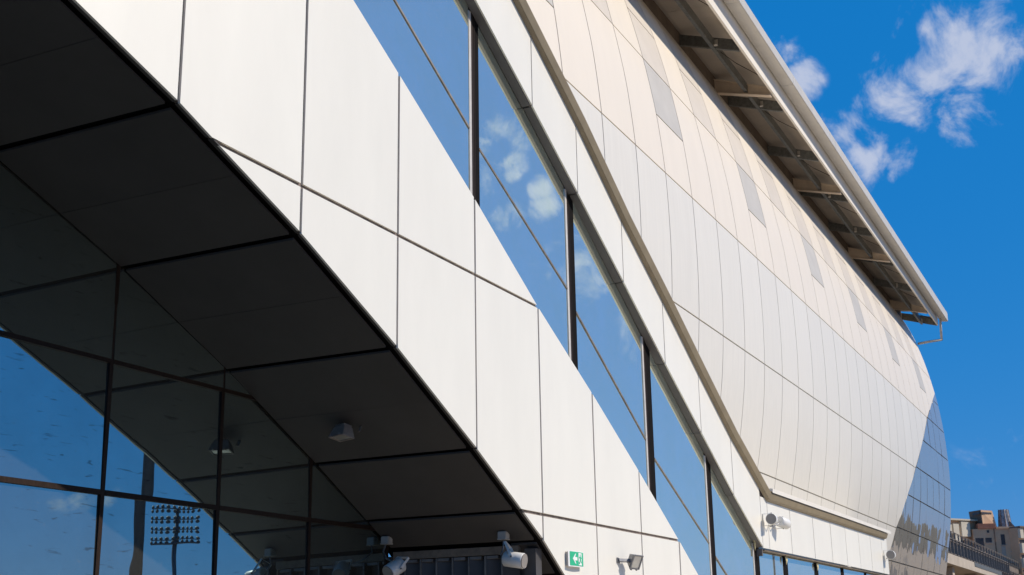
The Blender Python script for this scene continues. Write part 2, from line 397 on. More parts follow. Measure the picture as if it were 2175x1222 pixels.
# ------------------------------------------------------------------ arched facade
AX = [0.6, 2.1, 3.6, 5.12, 6.605, 6.985, 8.15, 9.655, 11.17, 12.17, 12.69, 13.20, 14.18, 15.1]
AZ = [6.50, 6.42, 6.22, 5.93, 5.472, 5.33, 4.90, 4.242, 3.506, 2.978, 2.70, 2.36, 1.42, 0.0]
TX = [0.6, 3.6, 6.6, 8.877, 9.655, 11.1, 12.678, 14.187, 15.68, 17.11, 17.84, 19.0, 23.0]
TZ = [11.2, 9.95, 8.52, 7.404, 6.99, 6.235, 5.353, 4.595, 3.797, 2.995, 2.544, 1.90, 0.0]
KX = [0.6, 2.1, 3.6, 5.12, 6.603, 8.138, 9.655, 11.178, 12.685, 14.180, 15.66, 17.10, 18.6, 20.1, 21.6, 23.0]
arch_z = lambda x: interp(x, AX, AZ)
top_z = lambda x: interp(x, TX, TZ)
facade = empty('arched_wall', (9.0, YF, 0), 'white panelled wall cut by a wide sweeping arch, filling the left and middle', 'wall')
surfF = lambda u, v: (u, YF, v)
H1, H2 = 5.33, 2.985
for i in range(len(KX)-1):
    x0, x1 = KX[i], KX[i+1]
    bot = [(x, arch_z(x)) for x in [x0] + [a for a in AX if x0 + 0.05 < a < x1 - 0.05] + [x1]]
    rows = [(-1, H1), (H1, 30)] if x1 < 12.2 else [(-1, H2), (H2, H1), (H1, 30)]
    for (za, zb) in rows:
        # convex pieces: clip a tall cell by the chord of the arch, the chord of the top edge and the joints
        poly = [(x0, 0.02), (x1, 0.02), (x1, 20), (x0, 20)]
        poly = clip(poly, 0, 1, -za) if za > 0 else poly
        poly = clip(poly, 0, -1, zb)
        if poly and x0 < 15.0:
            segs = [(a, b) for a, b in zip(bot, bot[1:])]            # the arch line breaks where a level joint meets it
            a, b = segs[0] if (len(segs) == 1 or za > 0 or x0 > 12.6) else segs[-1]
            s = (b[1]-a[1])/(b[0]-a[0]); poly = clip(poly, -s, 1, s*a[0] - a[1])
        if poly:
            a = (x0, top_z(x0)); b = (x1, top_z(x1)); s = (b[1]-a[1])/(b[0]-a[0])
            poly = clip(poly, s, -1, -s*a[0] + a[1])
        if poly and len(poly) >= 3 and abs(area(poly)) > 0.01:
            panel('cladding_panel', poly, surfF, (0, 0.022, 0), 'white_panel', facade, 0.034, tilt=0.0016)
# backing behind the joints
bm = bmesh.new()
xs = sorted(set([x for x in AX + TX + KX if x <= 23.0]))
for a, b in zip(xs, xs[1:]):
    za, zb = (arch_z(a) if a < 15.1 else 0) + 0.03, (arch_z(b) if b < 15.1 else 0) + 0.03
    ta, tb = top_z(a) - 0.02, top_z(b) - 0.02
    if ta <= za + 0.01 or tb <= zb + 0.001: tb = max(tb, zb + 0.005)
    flat(bm, [(a, YF + 0.020, za), (b, YF + 0.020, zb), (b, YF + 0.020, tb), (a, YF + 0.020, ta)], (0, 0.03, 0))
link('backing_sheet', bm, 'joint', facade)
# folded lip along the arch
ax_ = [x for x in AX]
for a, b in zip(ax_, ax_[1:]):
    if b > 15.05: pass
    bm = bmesh.new(); za, zb = arch_z(a), arch_z(b); d = Vector((b-a, 0, zb-za)).normalized()*0.012
    n = Vector((-(zb-za), 0, b-a)).normalized()*0.012
    A = Vector((a, YF + 0.006, za)) + d + n*1.5; B_ = Vector((b, YF + 0.006, zb)) - d + n*1.5
    flat(bm, [A, B_, B_ + n, A + n], (0, 0.045, 0))
    link('edge_lip', bm, 'soffit_panel', facade)
# soffit of the arch: panels in pairs with a hairline seam, thick black joints
bm = bmesh.new()
for a, b in zip(AX, AX[1:]):
    za, zb = arch_z(a) + 0.05, arch_z(b) + 0.05
    flat(bm, [(a, YF + 0.05, za), (b, YF + 0.05, zb), (b, YG + 0.1, zb), (a, YG + 0.1, za)], (0.0, 0, 0.03))
link('soffit_backing', bm, 'black', facade)
surfS = lambda u, v: (v, u, arch_z(v))
SX = [0.6, 2.1, 3.6, 5.12, 6.605, 8.15, 9.655, 11.17, 12.17, 12.69, 13.20, 14.18, 15.1]
for a, b in zip(SX, SX[1:]):
    mid = (a+b)/2
    y1 = YG - 0.02 if a < 12.6 else YF + 0.42
    if b - a > 1.2:
        cells = [(a + 0.03, mid), (mid, b - 0.03)]
    else: cells = [(a + 0.03, b - 0.03)]
    for (p, q) in cells:
        panel('soffit_panel', [(YF + 0.10, p), (y1, p), (y1, q), (YF + 0.10, q)], surfS, (0, 0, 0.02), 'soffit_panel', facade, 0.004, tilt=0.002)

# ------------------------------------------------------------------ curtain wall behind the arch
curtain = empty('glass_wall', (9.0, YG, 0), 'dark blue glass wall standing deep behind the arch at lower left', 'glass wall')
GX = [0.6, 2.1, 3.6, 5.1, 6.60, 8.10, 9.60, 11.08, 12.60]
GZ = [0.0, 0.7, 1.80, 2.915, 4.05, 7.40]
tiltmap = {}
for i in range(len(GX)-1):
    for j in range(len(GZ)-1):
        x0, x1, z0, z1 = GX[i], GX[i+1], GZ[j], GZ[j+1]
        if z0 > max(arch_z(x0), arch_z(x1)) + 0.1: continue
        ty = (0.0120, 0.0105, 0.0108, 0.0124)[j % 4] + random.uniform(-0.0006, 0.0006); tx = random.uniform(-0.0008, 0.0008) - (0.0022 if j == 3 else 0)
        sf = (lambda tx, ty, cx, cz: (lambda u, v: (u, YG + tx*(u-cx) + ty*(v-cz), v)))(tx, ty, (x0+x1)/2, (z0+z1)/2)
        panel('pane', [(x0, z0), (x1, z0), (x1, z1), (x0, z1)], sf, (0, 0.02, 0), 'glass_dark', curtain, 0.03)
for x in GX:
    bm = bmesh.new(); aabox(bm, x-0.022, x+0.022, YG-0.014, YG+0.05, 0, arch_z(x)+0.12); link('mullion', bm, 'bronze', curtain)
for z in GZ[1:-1]:
    for a, b in zip(GX, GX[1:]):
        if z > max(arch_z(a), arch_z(b)) + 0.1: continue
        bm = bmesh.new(); aabox(bm, a+0.023, b-0.023, YG-0.017, YG+0.05, z-0.022, z+0.022); link('transom', bm, 'bronze', curtain)
bm = bmesh.new(); aabox(bm, 0.4, 12.7, YG+0.06, YG+0.2, 0, 7.6); link('dark_interior_sheet', bm, 'black', curtain)  # black sheet standing in for the dark interior

# ------------------------------------------------------------------ folding louvre return under the arch foot
XL = 12.70
louvre = empty('louvre_door', (XL, 7.1, 0), 'grey vertical louvre blades under a beige header at the foot of the arch', 'louvre')
bm = bmesh.new(); aabox(bm, XL+0.01, XL+0.07, 6.32, 7.93, 2.585, 2.672); link('header', bm, 'header', louvre)
bm = bmesh.new(); aabox(bm, XL+0.16, XL+0.2, 6.24, 8.0, 0, 2.68); link('back_sheet', bm, 'louvre', louvre)
bm = bmesh.new(); aabox(bm, XL-0.02, XL+0.10, 7.935, 8.03, 0, 2.62); link('side_post', bm, 'louvre', louvre)
for k in range(8):
    y = 6.36 + k*0.208
    bm = bmesh.new()
    flat(bm, [(XL+0.13, y, 0.02), (XL+0.13, y, 2.58), (XL+0.03, y+0.17, 2.58), (XL+0.03, y+0.17, 0.02)], (0.012, 0.01, 0))
    o = link('blade', bm, 'louvre', louvre)
    bm = bmesh.new(); aabox(bm, XL+0.016, XL+0.030, y+0.160, y+0.176, 0.02, 2.575)
    e = link('blade_edge', bm, 'louvre_edge', o)
    bm = bmesh.new(); aabox(bm, XL+0.02, XL+0.10, y+0.01, y+0.15, 2.545, 2.575)
    link('hinge_plate', bm, 'louvre_edge', o)
bm = bmesh.new(); aabox(bm, XL-0.005, XL+0.14, 6.10, 6.235, 0, 2.63)
link('jamb_post', bm, 'louvre', louvre)

# ------------------------------------------------------------------ ribbon window
LX = [0.6, 3.6, 6.6, 8.1, 9.65, 11.24, 12.65, 13.91, 15.36, 16.82, 18.26, 19.74, 21.34]
LZ = [13.5, 12.25, 10.9, 10.15, 9.35, 8.535, 7.804, 7.125, 6.321, 5.50, 4.723, 3.914, 3.122]
low_z = lambda x: interp(x, LX, LZ) if x < 21.34 else 3.122
ribbon = empty('ribbon_window', (15.0, YW, 0), 'slanting band of blue mirrored windows between two white walls', 'window')
SL = [(11.365, 11.53), (13.865, 14.058), (16.365, 16.61), (18.87, 19.09), (21.17, 21.47)]
trans = {0: ((8.9, 8.31), (11.26, 7.073)), 1: ((11.54, 6.88), (13.72, 5.88)), 2: ((14.10, 5.575), (16.19, 4.37)), 3: ((16.64, 4.065), (18.83, 3.053)), 4: ((19.12, 2.86), (21.1, 1.9))}
edges = [(8.9, 11.309), (11.53, 13.809), (14.058, 16.309), (16.61, 18.814), (19.09, 21.114)]
surfW = lambda u, v: (u, YW, v)
for k, (xa, xb) in enumerate(edges):
    (ta, za), (tb, zb) = trans[k]; s = (zb-za)/(tb-ta); c0 = za - s*ta
    # outline points above the slanted wall edge hidden behind the facade
    pts = [xa] + [x for x in LX if xa < x < xb] + [xb]
    up_poly = [(xa, top_z(xa) - 0.3), (xb, top_z(xb) - 0.3), (xb, low_z(xb) + 0.04), (xa, low_z(xa) + 0.04)]
    hi = clip(up_poly, -s, 1, -c0); lo = clip(up_poly, s, -1, c0)
    panel('pane', hi, surfW, (0, 0.02, 0), 'glass_blue', ribbon, 0.012, tilt=0.0025)
    panel('pane', lo, surfW, (0, 0.02, 0), 'glass_blue', ribbon, 0.012, tilt=0.0025)
    bm = bmesh.new(); bar(bm, (xa, YW-0.004, c0+s*xa), (xb, YW-0.004, c0+s*xb), 0.012, 0.024); link('transom', bm, 'transom', ribbon)
for (a, b) in [(8.66, 8.82)] + SL:
    zt = low_z(a) + 0.0
    zb = top_z(b) - 0.35 if a < 21 else 0.3
    bm = bmesh.new(); aabox(bm, a-0.060, a-0.008, YW-0.008, YW+0.03, zb, zt); link('jamb', bm, 'jamb', ribbon)
    bm = bmesh.new(); aabox(bm, a-0.006, a+0.05, YW-0.006, YW+0.06, zb, zt); link('jamb_return', bm, 'bronze', ribbon)
    bm = bmesh.new(); aabox(bm, a+0.052, b+0.004, YW-0.004, YW+0.09, zb, zt); link('mullion', bm, 'black', ribbon)
    bm = bmesh.new(); aabox(bm, a+0.06, a+0.072, YW-0.008, YW-0.005, zb, zt); link('gasket', bm, 'bronze', ribbon)
# low windows under the horizontal band
LM = [(21.17, 21.47), (23.0, 23.29), (25.25, 25.57), (27.56, 27.82), (29.83, 30.10), (32.0, 32.2)]
lows = empty('low_window', (26.5, YW, 0), 'row of blue windows with black mullions under the horizontal white band', 'window')
for (a, b), (c_, d_) in zip(LM, LM[1:]):
    panel('pane', [(b, 1.0), (c_, 1.0), (c_, 3.09), (b, 3.09)], surfW, (0, 0.02, 0), 'glass_blue', lows, 0.01, tilt=0.004)
    bm = bmesh.new(); aabox(bm, c_, d_, YW-0.004, YW+0.05, 0.9, 3.085); link('mullion', bm, 'black', lows)
bm = bmesh.new(); aabox(bm, 22.385, 22.41, YW-0.012, YW-0.001, 1.0, 3.085); link('glazing_bar', bm, 'transom', lows)
bm = bmesh.new(); aabox(bm, 21.5, 32.2, YF+0.03, YW+0.1, 3.095, 3.118); link('head_frame', bm, 'header', lows)
bm = bmesh.new(); aabox(bm, 21.2, 32.2, YF, YF+0.12, 0, 0.99); link('plinth', bm, 'white_panel', lows)
for i, (x, z) in enumerate(((21.06, 3.30), (23.0, 3.06), (25.30, 3.05))):
    bm = bmesh.new(); y = YW - 0.045
    flat(bm, [(x, y, z+0.02), (x+0.14, y, z+0.03), (x+0.12, y-0.01, z-0.05), (x+0.06, y, z-(0.22 if i == 0 else 0.12)), (x+0.02, y-0.01, z-0.06)], (0, 0.006, 0))
    link('masking_tape', bm, 'tape', lows)

# ------------------------------------------------------------------ upper white band with its dark reveal
UX = [0.6, 3.6, 6.6, 8.1, 10.3, 12.168, 13.976, 15.446, 16.93, 18.4, 19.86, 21.68]
UZ = [14.6, 13.3, 11.85, 11.05, 9.93, 8.977, 8.025, 7.148, 6.37, 5.56, 4.78, 3.935]
upp_z = lambda x: interp(x, UX, UZ) if x < 21.68 else 3.945
band = empty('white_band_wall', (20.0, YF, 0), 'white panelled band above the windows, slanting down then running level to the right', 'wall')
BX = [0.6, 2.1, 3.6, 5.1, 6.6, 8.1, 9.6, 11.1, 12.655, 13.945, 15.40, 16.90, 18.36, 19.83, 21.31]
for a, b in zip(BX, BX[1:]):
    panel('cladding_panel', [(a, low_z(a)), (b, low_z(b)), (b, upp_z(b) + 0.06), (a, upp_z(a) + 0.06)], surfF, (0, 0.022, 0), 'white_panel', band, 0.024, tilt=0.0015)
HX = [21.31, 21.72, 23.2, 24.9, 26.35, 27.7, 29.0, 30.25, 31.55, 32.22]
for a, b in zip(HX, HX[1:]):
    panel('cladding_panel', [(a, 3.122), (b, 3.122), (b, 4.0), (a, 4.0)], surfF, (0, 0.022, 0), 'white_panel', band, 0.022, tilt=0.0015)
bm = bmesh.new()
bb = BX[:-1] + HX
for a, b in zip(bb, bb[1:]):
    flat(bm, [(a, YF+0.020, low_z(a)+0.02), (b, YF+0.020, low_z(b)+0.02), (b, YF+0.020, upp_z(b)+0.05), (a, YF+0.020, upp_z(a)+0.05)], (0, 0.03, 0))
link('backing_sheet', bm, 'joint', band)
bm = bmesh.new(); aabox(bm, 32.205, 32.225, YF+0.025, 6.9, 3.13, 3.95); link('end_sheet', bm, 'white_panel', band)
rv = BX[4:]
for a, b in zip(rv, rv[1:]):
    bm = bmesh.new(); za, zb = low_z(a), low_z(b)
    flat(bm, [(a+0.022, YF+0.026, za+0.002), (b-0.022, YF+0.026, zb+0.002), (b-0.022, YW-0.004, zb+0.002), (a+0.022, YW-0.004, za+0.002)], (0, 0, 0.02))
    link('reveal_sheet', bm, 'reveal', band)
bm = bmesh.new()
for a, b in zip(LX[2:], LX[3:]):
    flat(bm, [(a, YW-0.02, low_z(a)+0.03), (b, YW-0.02, low_z(b)+0.03), (b, YW-0.02, low_z(b)+0.3), (a, YW-0.02, low_z(a)+0.3)], (0, 0.2, 0))
link('reveal_backing', bm, 'black', band)
bm = bmesh.new(); aabox(bm, 21.33, 21.36, YF+0.026, YW+0.02, 3.0, 3.12); link('reveal_sheet', bm, 'reveal', band)

# ------------------------------------------------------------------ olive gutter trim
trim = empty('gutter_trim', (20.0, YF, 4.0), 'olive beige gutter trim along the top of the white band, bent at a corner', 'gutter')
gp = [(x, upp_z(x)) for x in UX[2:]] + [(24, 3.945), (27, 3.95), (29.5, 3.95), (31.95, 3.952)]
def gnorm(i):
    def sn(j):
        d = Vector((gp[j+1][0]-gp[j][0], gp[j+1][1]-gp[j][1])).normalized(); return Vector((-d.y, d.x))
    if i == 0: return sn(0)
    if i == len(gp)-1: return sn(i-1)
    a, b = sn(i-1), sn(i); m_ = (a+b).normalized(); return m_/max(0.3, m_.dot(a))
def gsweep(prof, i0, i1, ext=0.0):
    bm = bmesh.new()
    def st(i):
        i += i0; n = gnorm(i); x, z = gp[i]
        e = ext if i == len(gp)-1 else 0
        return [Vector((x + n.x*q + e, y, z + n.y*q)) for q, y in prof]
    sweep(bm, st, i1-i0+1); return bm
kink = len(UX) - 3
under = [(-0.006, YF-0.003), (0.004, YF-0.012), (0.022, YF-0.056), (0.032, YF-0.054), (0.032, YF-0.003)]
face = [(0.020, YF-0.058), (0.026, YF-0.064), (0.122, YF-0.100), (0.132, YF-0.098), (0.132, YF-0.003), (0.035, YF-0.003)]
for (i0, i1) in ((0, kink), (kink, len(gp)-1)):
    link('gutter_underside', gsweep(under, i0, i1), 'olive', trim)
    link('gutter_face', gsweep(face, i0, i1), 'olive', trim)
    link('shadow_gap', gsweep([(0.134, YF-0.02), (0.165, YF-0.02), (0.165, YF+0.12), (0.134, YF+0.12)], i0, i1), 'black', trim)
fl = [(0.205, YF-0.01), (0.262, YF+0.02), (0.262, YF+0.9), (0.205, YF+0.9)]
link('flashing', gsweep([(0.137, YF-0.122), (0.205, YF-0.122), (0.212, YF-0.11), (0.22, YF+0.2), (0.167, YF+0.2), (0.167, YF-0.10)], kink, len(gp)-1, 0.28), 'flashing', trim)
link('flashing', gsweep([(0.168, YF+0.10), (0.235, YF+0.10), (0.235, YF+0.2), (0.168, YF+0.2)], 2, kink), 'flashing', trim)
bm = bmesh.new()
for (x0, z0), (x1, z1) in zip(gp, gp[1:]):
    flat(bm, [(x0, YF+0.05, z0+0.12), (x1, YF+0.05, z1+0.12), (x1, 6.95, z1+0.12), (x0, 6.95, z0+0.12)], (0, 0, 0.02))
link('ledge_sheet', bm, 'flashing', trim)

# ------------------------------------------------------------------ the bulging hull
ZP = [2.5, 3.2, 3.83, 4.4, 4.72, 5.2, 5.79, 6.2, 6.75, 7.2, 7.7, 8.3, 8.83, 9.4, 9.9, 10.4, 10.9, 11.5, 12.175, 12.86, 13.39, 13.7, 14.0, 14.2]
YP = [7.10, 6.95, 6.805, 6.685, 6.62, 6.525, 6.43, 6.38, 6.335, 6.315, 6.307, 6.315, 6.335, 6.385, 6.443, 6.525, 6.62, 6.755, 6.94, 7.19, 7.46, 7.66, 7.90, 8.10]
# smooth the profile a little (Catmull-Rom)
def prof_y(z):
    i = 0
    while i < len(ZP)-2 and z > ZP[i+1]: i += 1
    z0, z1 = ZP[i], ZP[i+1]; t = (z-z0)/(z1-z0)
    m0 = (YP[i+1]-YP[max(i-1, 0)])/(ZP[i+1]-ZP[max(i-1, 0)]); k = min(i+2, len(ZP)-1)
    m1 = (YP[k]-YP[i])/(ZP[k]-ZP[i]); h = z1-z0
    return (2*t**3-3*t*t+1)*YP[i] + (t**3-2*t*t+t)*h*m0 + (-2*t**3+3*t*t)*YP[i+1] + (t**3-t*t)*h*m1
gx = lambda x: 0.0102*(x - 24.75)
hull = lambda u, v: (u, prof_y(v) + gx(u), v)
HK = lambda k: 24.75 + 1.32*k - 0.00146*k*k
wall = empty('curved_wall', (30.0, 6.6, 2.5), 'bulging cream panelled upper wall of the stand with slim pale windows, under the roof', 'wall')
CUT = [2.5 + 0.2*i for i in range(1, 60)]
DZ = [3.0, 3.75, 4.70, 5.75, 6.72, 7.80, 8.83, 9.87, 10.2, 10.9]
DX = [36.6, 37.1, 37.95, 39.25, 40.75, 42.55, 44.40, 46.9, 47.8, 49.9]
dxz = lambda z: interp(z, DZ, DX)
XE = 48.33
ribs = [HK(k) for k in range(-13, 18)] + [XE]
ribs = [x for x in ribs if x < 47.6] + [XE]
def is_win(k): return (k % 2) == (-1 % 2)
for idx in range(len(ribs)-1):
    k = idx - 13                                                    # left rib index of this column
    x0, x1 = ribs[idx], ribs[idx+1]
    win = (k % 2 == 1) and x0 > 0 and k < 17
    longw = win and (k % 4 == 3)
    # k = -1 is the column 23.4 .. 24.75 (long window)
    rows = [(2.5, 4.70), (4.70, 6.718), (6.718, 8.83)]
    if longw: rows += [(8.83, 9.865), (9.865, 10.90), (10.90, 11.89), (11.89, 14.2)]
    elif win: rows += [(8.83, 10.90), (10.90, 11.89), (11.89, 14.2)]
    else: rows += [(8.83, 10.90), (10.90, 14.2)]
    for (z0, z1) in rows:
        w = win and z0 > (9.8 if longw else 10.8)
        name = 'window_pane' if w else 'cladding_panel'
        mt = ('hull_pane' if (z0 < 10 and longw) else 'hull_window') if w else ('hull_panel' if z0 > 8.8 else 'hull_panel_white')
        poly = [(x0, z0), (x1, z0), (x1, z1), (x0, z1)]
        if x1 > 36:                                                 # cut by the slanting edge of the glazed end
            zz = [z for z in DZ if z0 < z < z1]; lv = [z0] + zz + [z1]
            xa, xb = dxz(z0), dxz(z1)
            s = (xb-xa)/(z1-z0)
            if z0 >= 10.15: pass
            else:
                if z1 > 10.9: pass
                poly = clip(poly, -1, s, xa - s*z0)
        if poly and x0 < 21.68:                                     # stops behind the gutter trim
            a_, b_ = upp_z(x0) + 0.02, upp_z(x1) + 0.02; s = (b_-a_)/(x1-x0)
            poly = clip(poly, -s, 1, s*x0 - a_)
        elif poly: poly = clip(poly, 0, 1, -(3.96 if x1 < 32 else 2.5))
        if poly and len(poly) >= 3 and abs(area(poly)) > 0.01:
            panel(name, poly, hull, (0, 0.02, 0), mt, wall, 0.024, CUT, smooth=True)
# joints' backing: a second skin just behind
bm = bmesh.new(); rowsv = []
xsb = [ribs[0]] + [ribs[0] + (XE-ribs[0])*i/12 for i in range(1, 12)] + [XE]
zsb = [2.5 + 11.7*i/58 for i in range(59)]
zlo = lambda x: upp_z(x) + 0.03 if x < 21.68 else (3.96 if x < 31.8 else 2.5)
xsb = sorted([x for x in xsb if x > 4] + [6.6, 8.1, 21.68, 31.79, 31.81])
g_ = [[bm.verts.new((x, prof_y(z) + gx(x) + 0.017, z)) for z in [zlo(x) + (14.2-zlo(x))*i/58 for i in range(59)]] for x in xsb]
for a, b in zip(g_, g_[1:]):
    for i in range(len(zsb)-1): bm.faces.new((a[i], a[i+1], b[i+1], b[i]))
o = link('joint_skin', bm, 'hull_joint', wall, smooth=True)
# end closure of the hull
bm = bmesh.new()
ring = [bm.verts.new((XE-0.01, prof_y(z) + gx(XE) + 0.01, z)) for z in zsb] + [bm.verts.new((XE-0.01, 16, 14.2)), bm.verts.new((XE-0.01, 16, 2.5))]
bm.faces.new(ring)
link('end_wall', bm, 'hull_panel', wall)
# glazed end
gend = empty('glazed_end', (44.0, 6.8, 2.5), 'grey blue curved glazing at the far end of the bulging wall, wavy reflections', 'glass wall')
GZs = [2.5, 3.77, 4.73, 5.77, 6.76, 7.83, 8.85, 9.87, 10.9]
for idx in range(len(ribs)-1):
    x0, x1 = ribs[idx], ribs[idx+1]
    if x1 < 36: continue
    for z0, z1 in zip(GZs, GZs[1:]):
        xa, xb = dxz(z0), dxz(z1); s = (xb-xa)/(z1-z0)
        poly = clip([(x0, z0), (x1, z0), (x1, z1), (x0, z1)], 1, -s, -xa + s*z0)
        if poly and len(poly) >= 3 and abs(area(poly)) > 0.01:
            sf = lambda u, v: (u, prof_y(v) + gx(u) - 0.003, v)
            panel('pane', poly, sf, (0, 0.015, 0), 'glass_hull', gend, 0.035, CUT, tilt=0.006, smooth=True)

# ------------------------------------------------------------------ roof canopy
roof = empty('roof_canopy', (33.0, 6.5, 13.0), 'overhanging metal roof edge with gutter, steel beams and beige rafters', 'roof')
def rx(x): return 0.0102*(x - 27.0)
def rline(x, y, z, zend):                                           # straight line along the roof, z at X=27 and X=48.5
    return Vector((x, y + rx(x), z + (zend - z)*(x-27)/21.5))
XR0, XR1 = 4.0, 48.35
def rsweep(prof, x0, x1, n=2):
    bm = bmesh.new()
    sweep(bm, lambda i: [rline(x0 + (x1-x0)*i/(n-1), *p) for p in prof], n); return bm
# eaves beam in lengths with butt joints
jx = [4.0, 11.5, 17.9, 24.4, 31.0, 37.6, 44.2, XR1]
for a, b in zip(jx, jx[1:]):
    link('eaves_beam', rsweep([(6.15, 12.93, 12.88), (6.15, 13.42, 13.30), (6.20, 13.42, 13.30), (6.20, 12.93, 12.88)], a+0.006, b-0.006), 'eaves', roof)
# box gutter
jg = [4.0, 9.2, 13.6, 17.6, 21.6, 25.7, 29.9, 34.2, 38.6, 43.2, 48.95]
for a, b in zip(jg, jg[1:]):
    bm = rsweep([(6.135, 13.36, 13.16), (5.875, 13.335, 13.13), (5.858, 13.345, 13.14), (5.850, 13.565, 13.45), (5.87, 13.575, 13.46), (5.885, 13.56, 13.44), (5.885, 13.37, 13.165), (6.135, 13.395, 13.19)], a+0.004, b-0.004)
    link('box_gutter', bm, 'gutter', roof)
# decking, sloping up inwards, in sheets
deck_z = lambda y: 13.16 + 0.345*(y - 6.2)
dk = [4.0 + 2.215*i for i in range(21)]
for a, b in zip(dk, dk[1:]):
    bm = rsweep([(5.90, deck_z(5.90) + 0.47, deck_z(5.9) + 0.37), (6.16, deck_z(6.16) + 0.32, deck_z(6.16) + 0.26), (7.36, deck_z(7.36) + 0.04, deck_z(7.36) + 0.0), (12.0, deck_z(12.0) + 0.04, deck_z(12.0)),
                 (12.0, deck_z(12.0) + 0.14, deck_z(12.0) + 0.1), (7.36, deck_z(7.36) + 0.14, deck_z(7.36) + 0.10), (5.90, deck_z(5.90) + 0.53, deck_z(5.9) + 0.43)], a+0.003, b-0.003)
    link('roof_sheet', bm, 'deck', roof)
link('bulkhead', rsweep([(7.45, 12.5, 12.5), (7.44, deck_z(7.44) + 0.03, deck_z(7.44)), (7.50, deck_z(7.5) + 0.03, deck_z(7.5)), (7.52, 12.5, 12.5)], 4.0, XR1), 'bulkhead', roof)
for i in range(13):                                                 # galvanised cross beams (C sections)
    x = 9.2 + 3.36*i
    if x > 48: break
    bm = bmesh.new()
    z0 = lambda y: rline(x, y, 12.86 + 0.34*(y-6.1), 12.80 + 0.34*(y-6.1)).z
    ya, yb = 6.21 + rx(x), 7.43 + rx(x)
    def cs(i_):
        y = (ya, yb)[i_]; z = z0(y - rx(x))
        return [Vector((x, y, z)), Vector((x+0.07, y, z)), Vector((x+0.07, y, z+0.012)), Vector((x+0.012, y, z+0.012)), Vector((x+0.012, y, z+0.225)), Vector((x+0.07, y, z+0.225)), Vector((x+0.07, y, z+0.237)), Vector((x, y, z+0.237))]
    sweep(bm, cs, 2); o = link('cross_beam', bm, 'galvanised', roof)
    bm = bmesh.new(); yk = 6.72 + rx(x); zk = z0(6.72)
    box(bm, (x-0.012, yk-0.03, zk+0.10), (0.008, 0.12, 0.14)); box(bm, (x-0.05, yk-0.03, zk+0.03), (0.08, 0.12, 0.008))
    b2 = link('bracket', bm, 'box', o)
    if i % 2 == 1 or True:
        bm = bmesh.new(); tube(bm, [(x+0.05, 6.80+rx(x), zk+0.12), (x+0.9, 6.55+rx(x), zk+0.02), (x+1.7, 6.25+rx(x), zk-0.02)], 0.007, 6)
        link('tie_wire', bm, 'black', o)
for x in (4.6, 11.3, 18.1, 25.0, 31.9, 38.8, 45.9):                  # beige rafters, deeper at the wall
    bm = bmesh.new()
    def rs(i_):
        y = (6.21, 7.43)[i_]; zt = (13.06, 13.52)[i_] - 0.003*(x-25); zb = zt - (0.20, 0.33)[i_]
        return [Vector((x-0.07, y+rx(x), zb)), Vector((x+0.07, y+rx(x), zb)), Vector((x+0.07, y+rx(x), zb+0.02)), Vector((x+0.01, y+rx(x), zb+0.02)), Vector((x+0.01, y+rx(x), zt-0.02)), Vector((x+0.07, y+rx(x), zt-0.02)), Vector((x+0.07, y+rx(x), zt)), Vector((x-0.07, y+rx(x), zt)),
                Vector((x-0.07, y+rx(x), zt-0.02)), Vector((x-0.01, y+rx(x), zt-0.02)), Vector((x-0.01, y+rx(x), zb+0.02)), Vector((x-0.07, y+rx(x), zb+0.02))]
    sweep(bm, rs, 2); link('rafter', bm, 'rafter', roof)
link('purlin', rsweep([(6.70, 13.05, 12.98), (6.78, 13.07, 13.0), (6.78, 13.085, 13.015), (6.715, 13.075, 13.0), (6.715, 13.26, 13.19), (6.70, 13.26, 13.19)], 4.0, XR1), 'galvanised', roof)
# end rafter closing the canopy
bm = bmesh.new()
flat(bm, [(XR1, 6.20+rx(XR1), 12.88), (XR1, 7.9+rx(XR1), 13.42), (XR1, 7.9+rx(XR1), 13.66), (XR1, 6.20+rx(XR1), 13.20)], (0.05, 0, 0))
link('end_rafter', bm, 'galvanised', roof)
bm = bmesh.new(); gy = 6.02 + rx(48.6)
tube(bm, [(48.6, gy+0.06, 13.2), (48.6, gy+0.08, 12.9), (48.6, gy+0.10, 12.36)], 0.045, 10)
tube(bm, [(48.6, gy+0.10, 12.38), (48.45, gy+0.5, 12.33), (48.2, 7.14, 12.24)], 0.045, 10)
link('drainpipe', bm, 'gutter', roof, smooth=True)

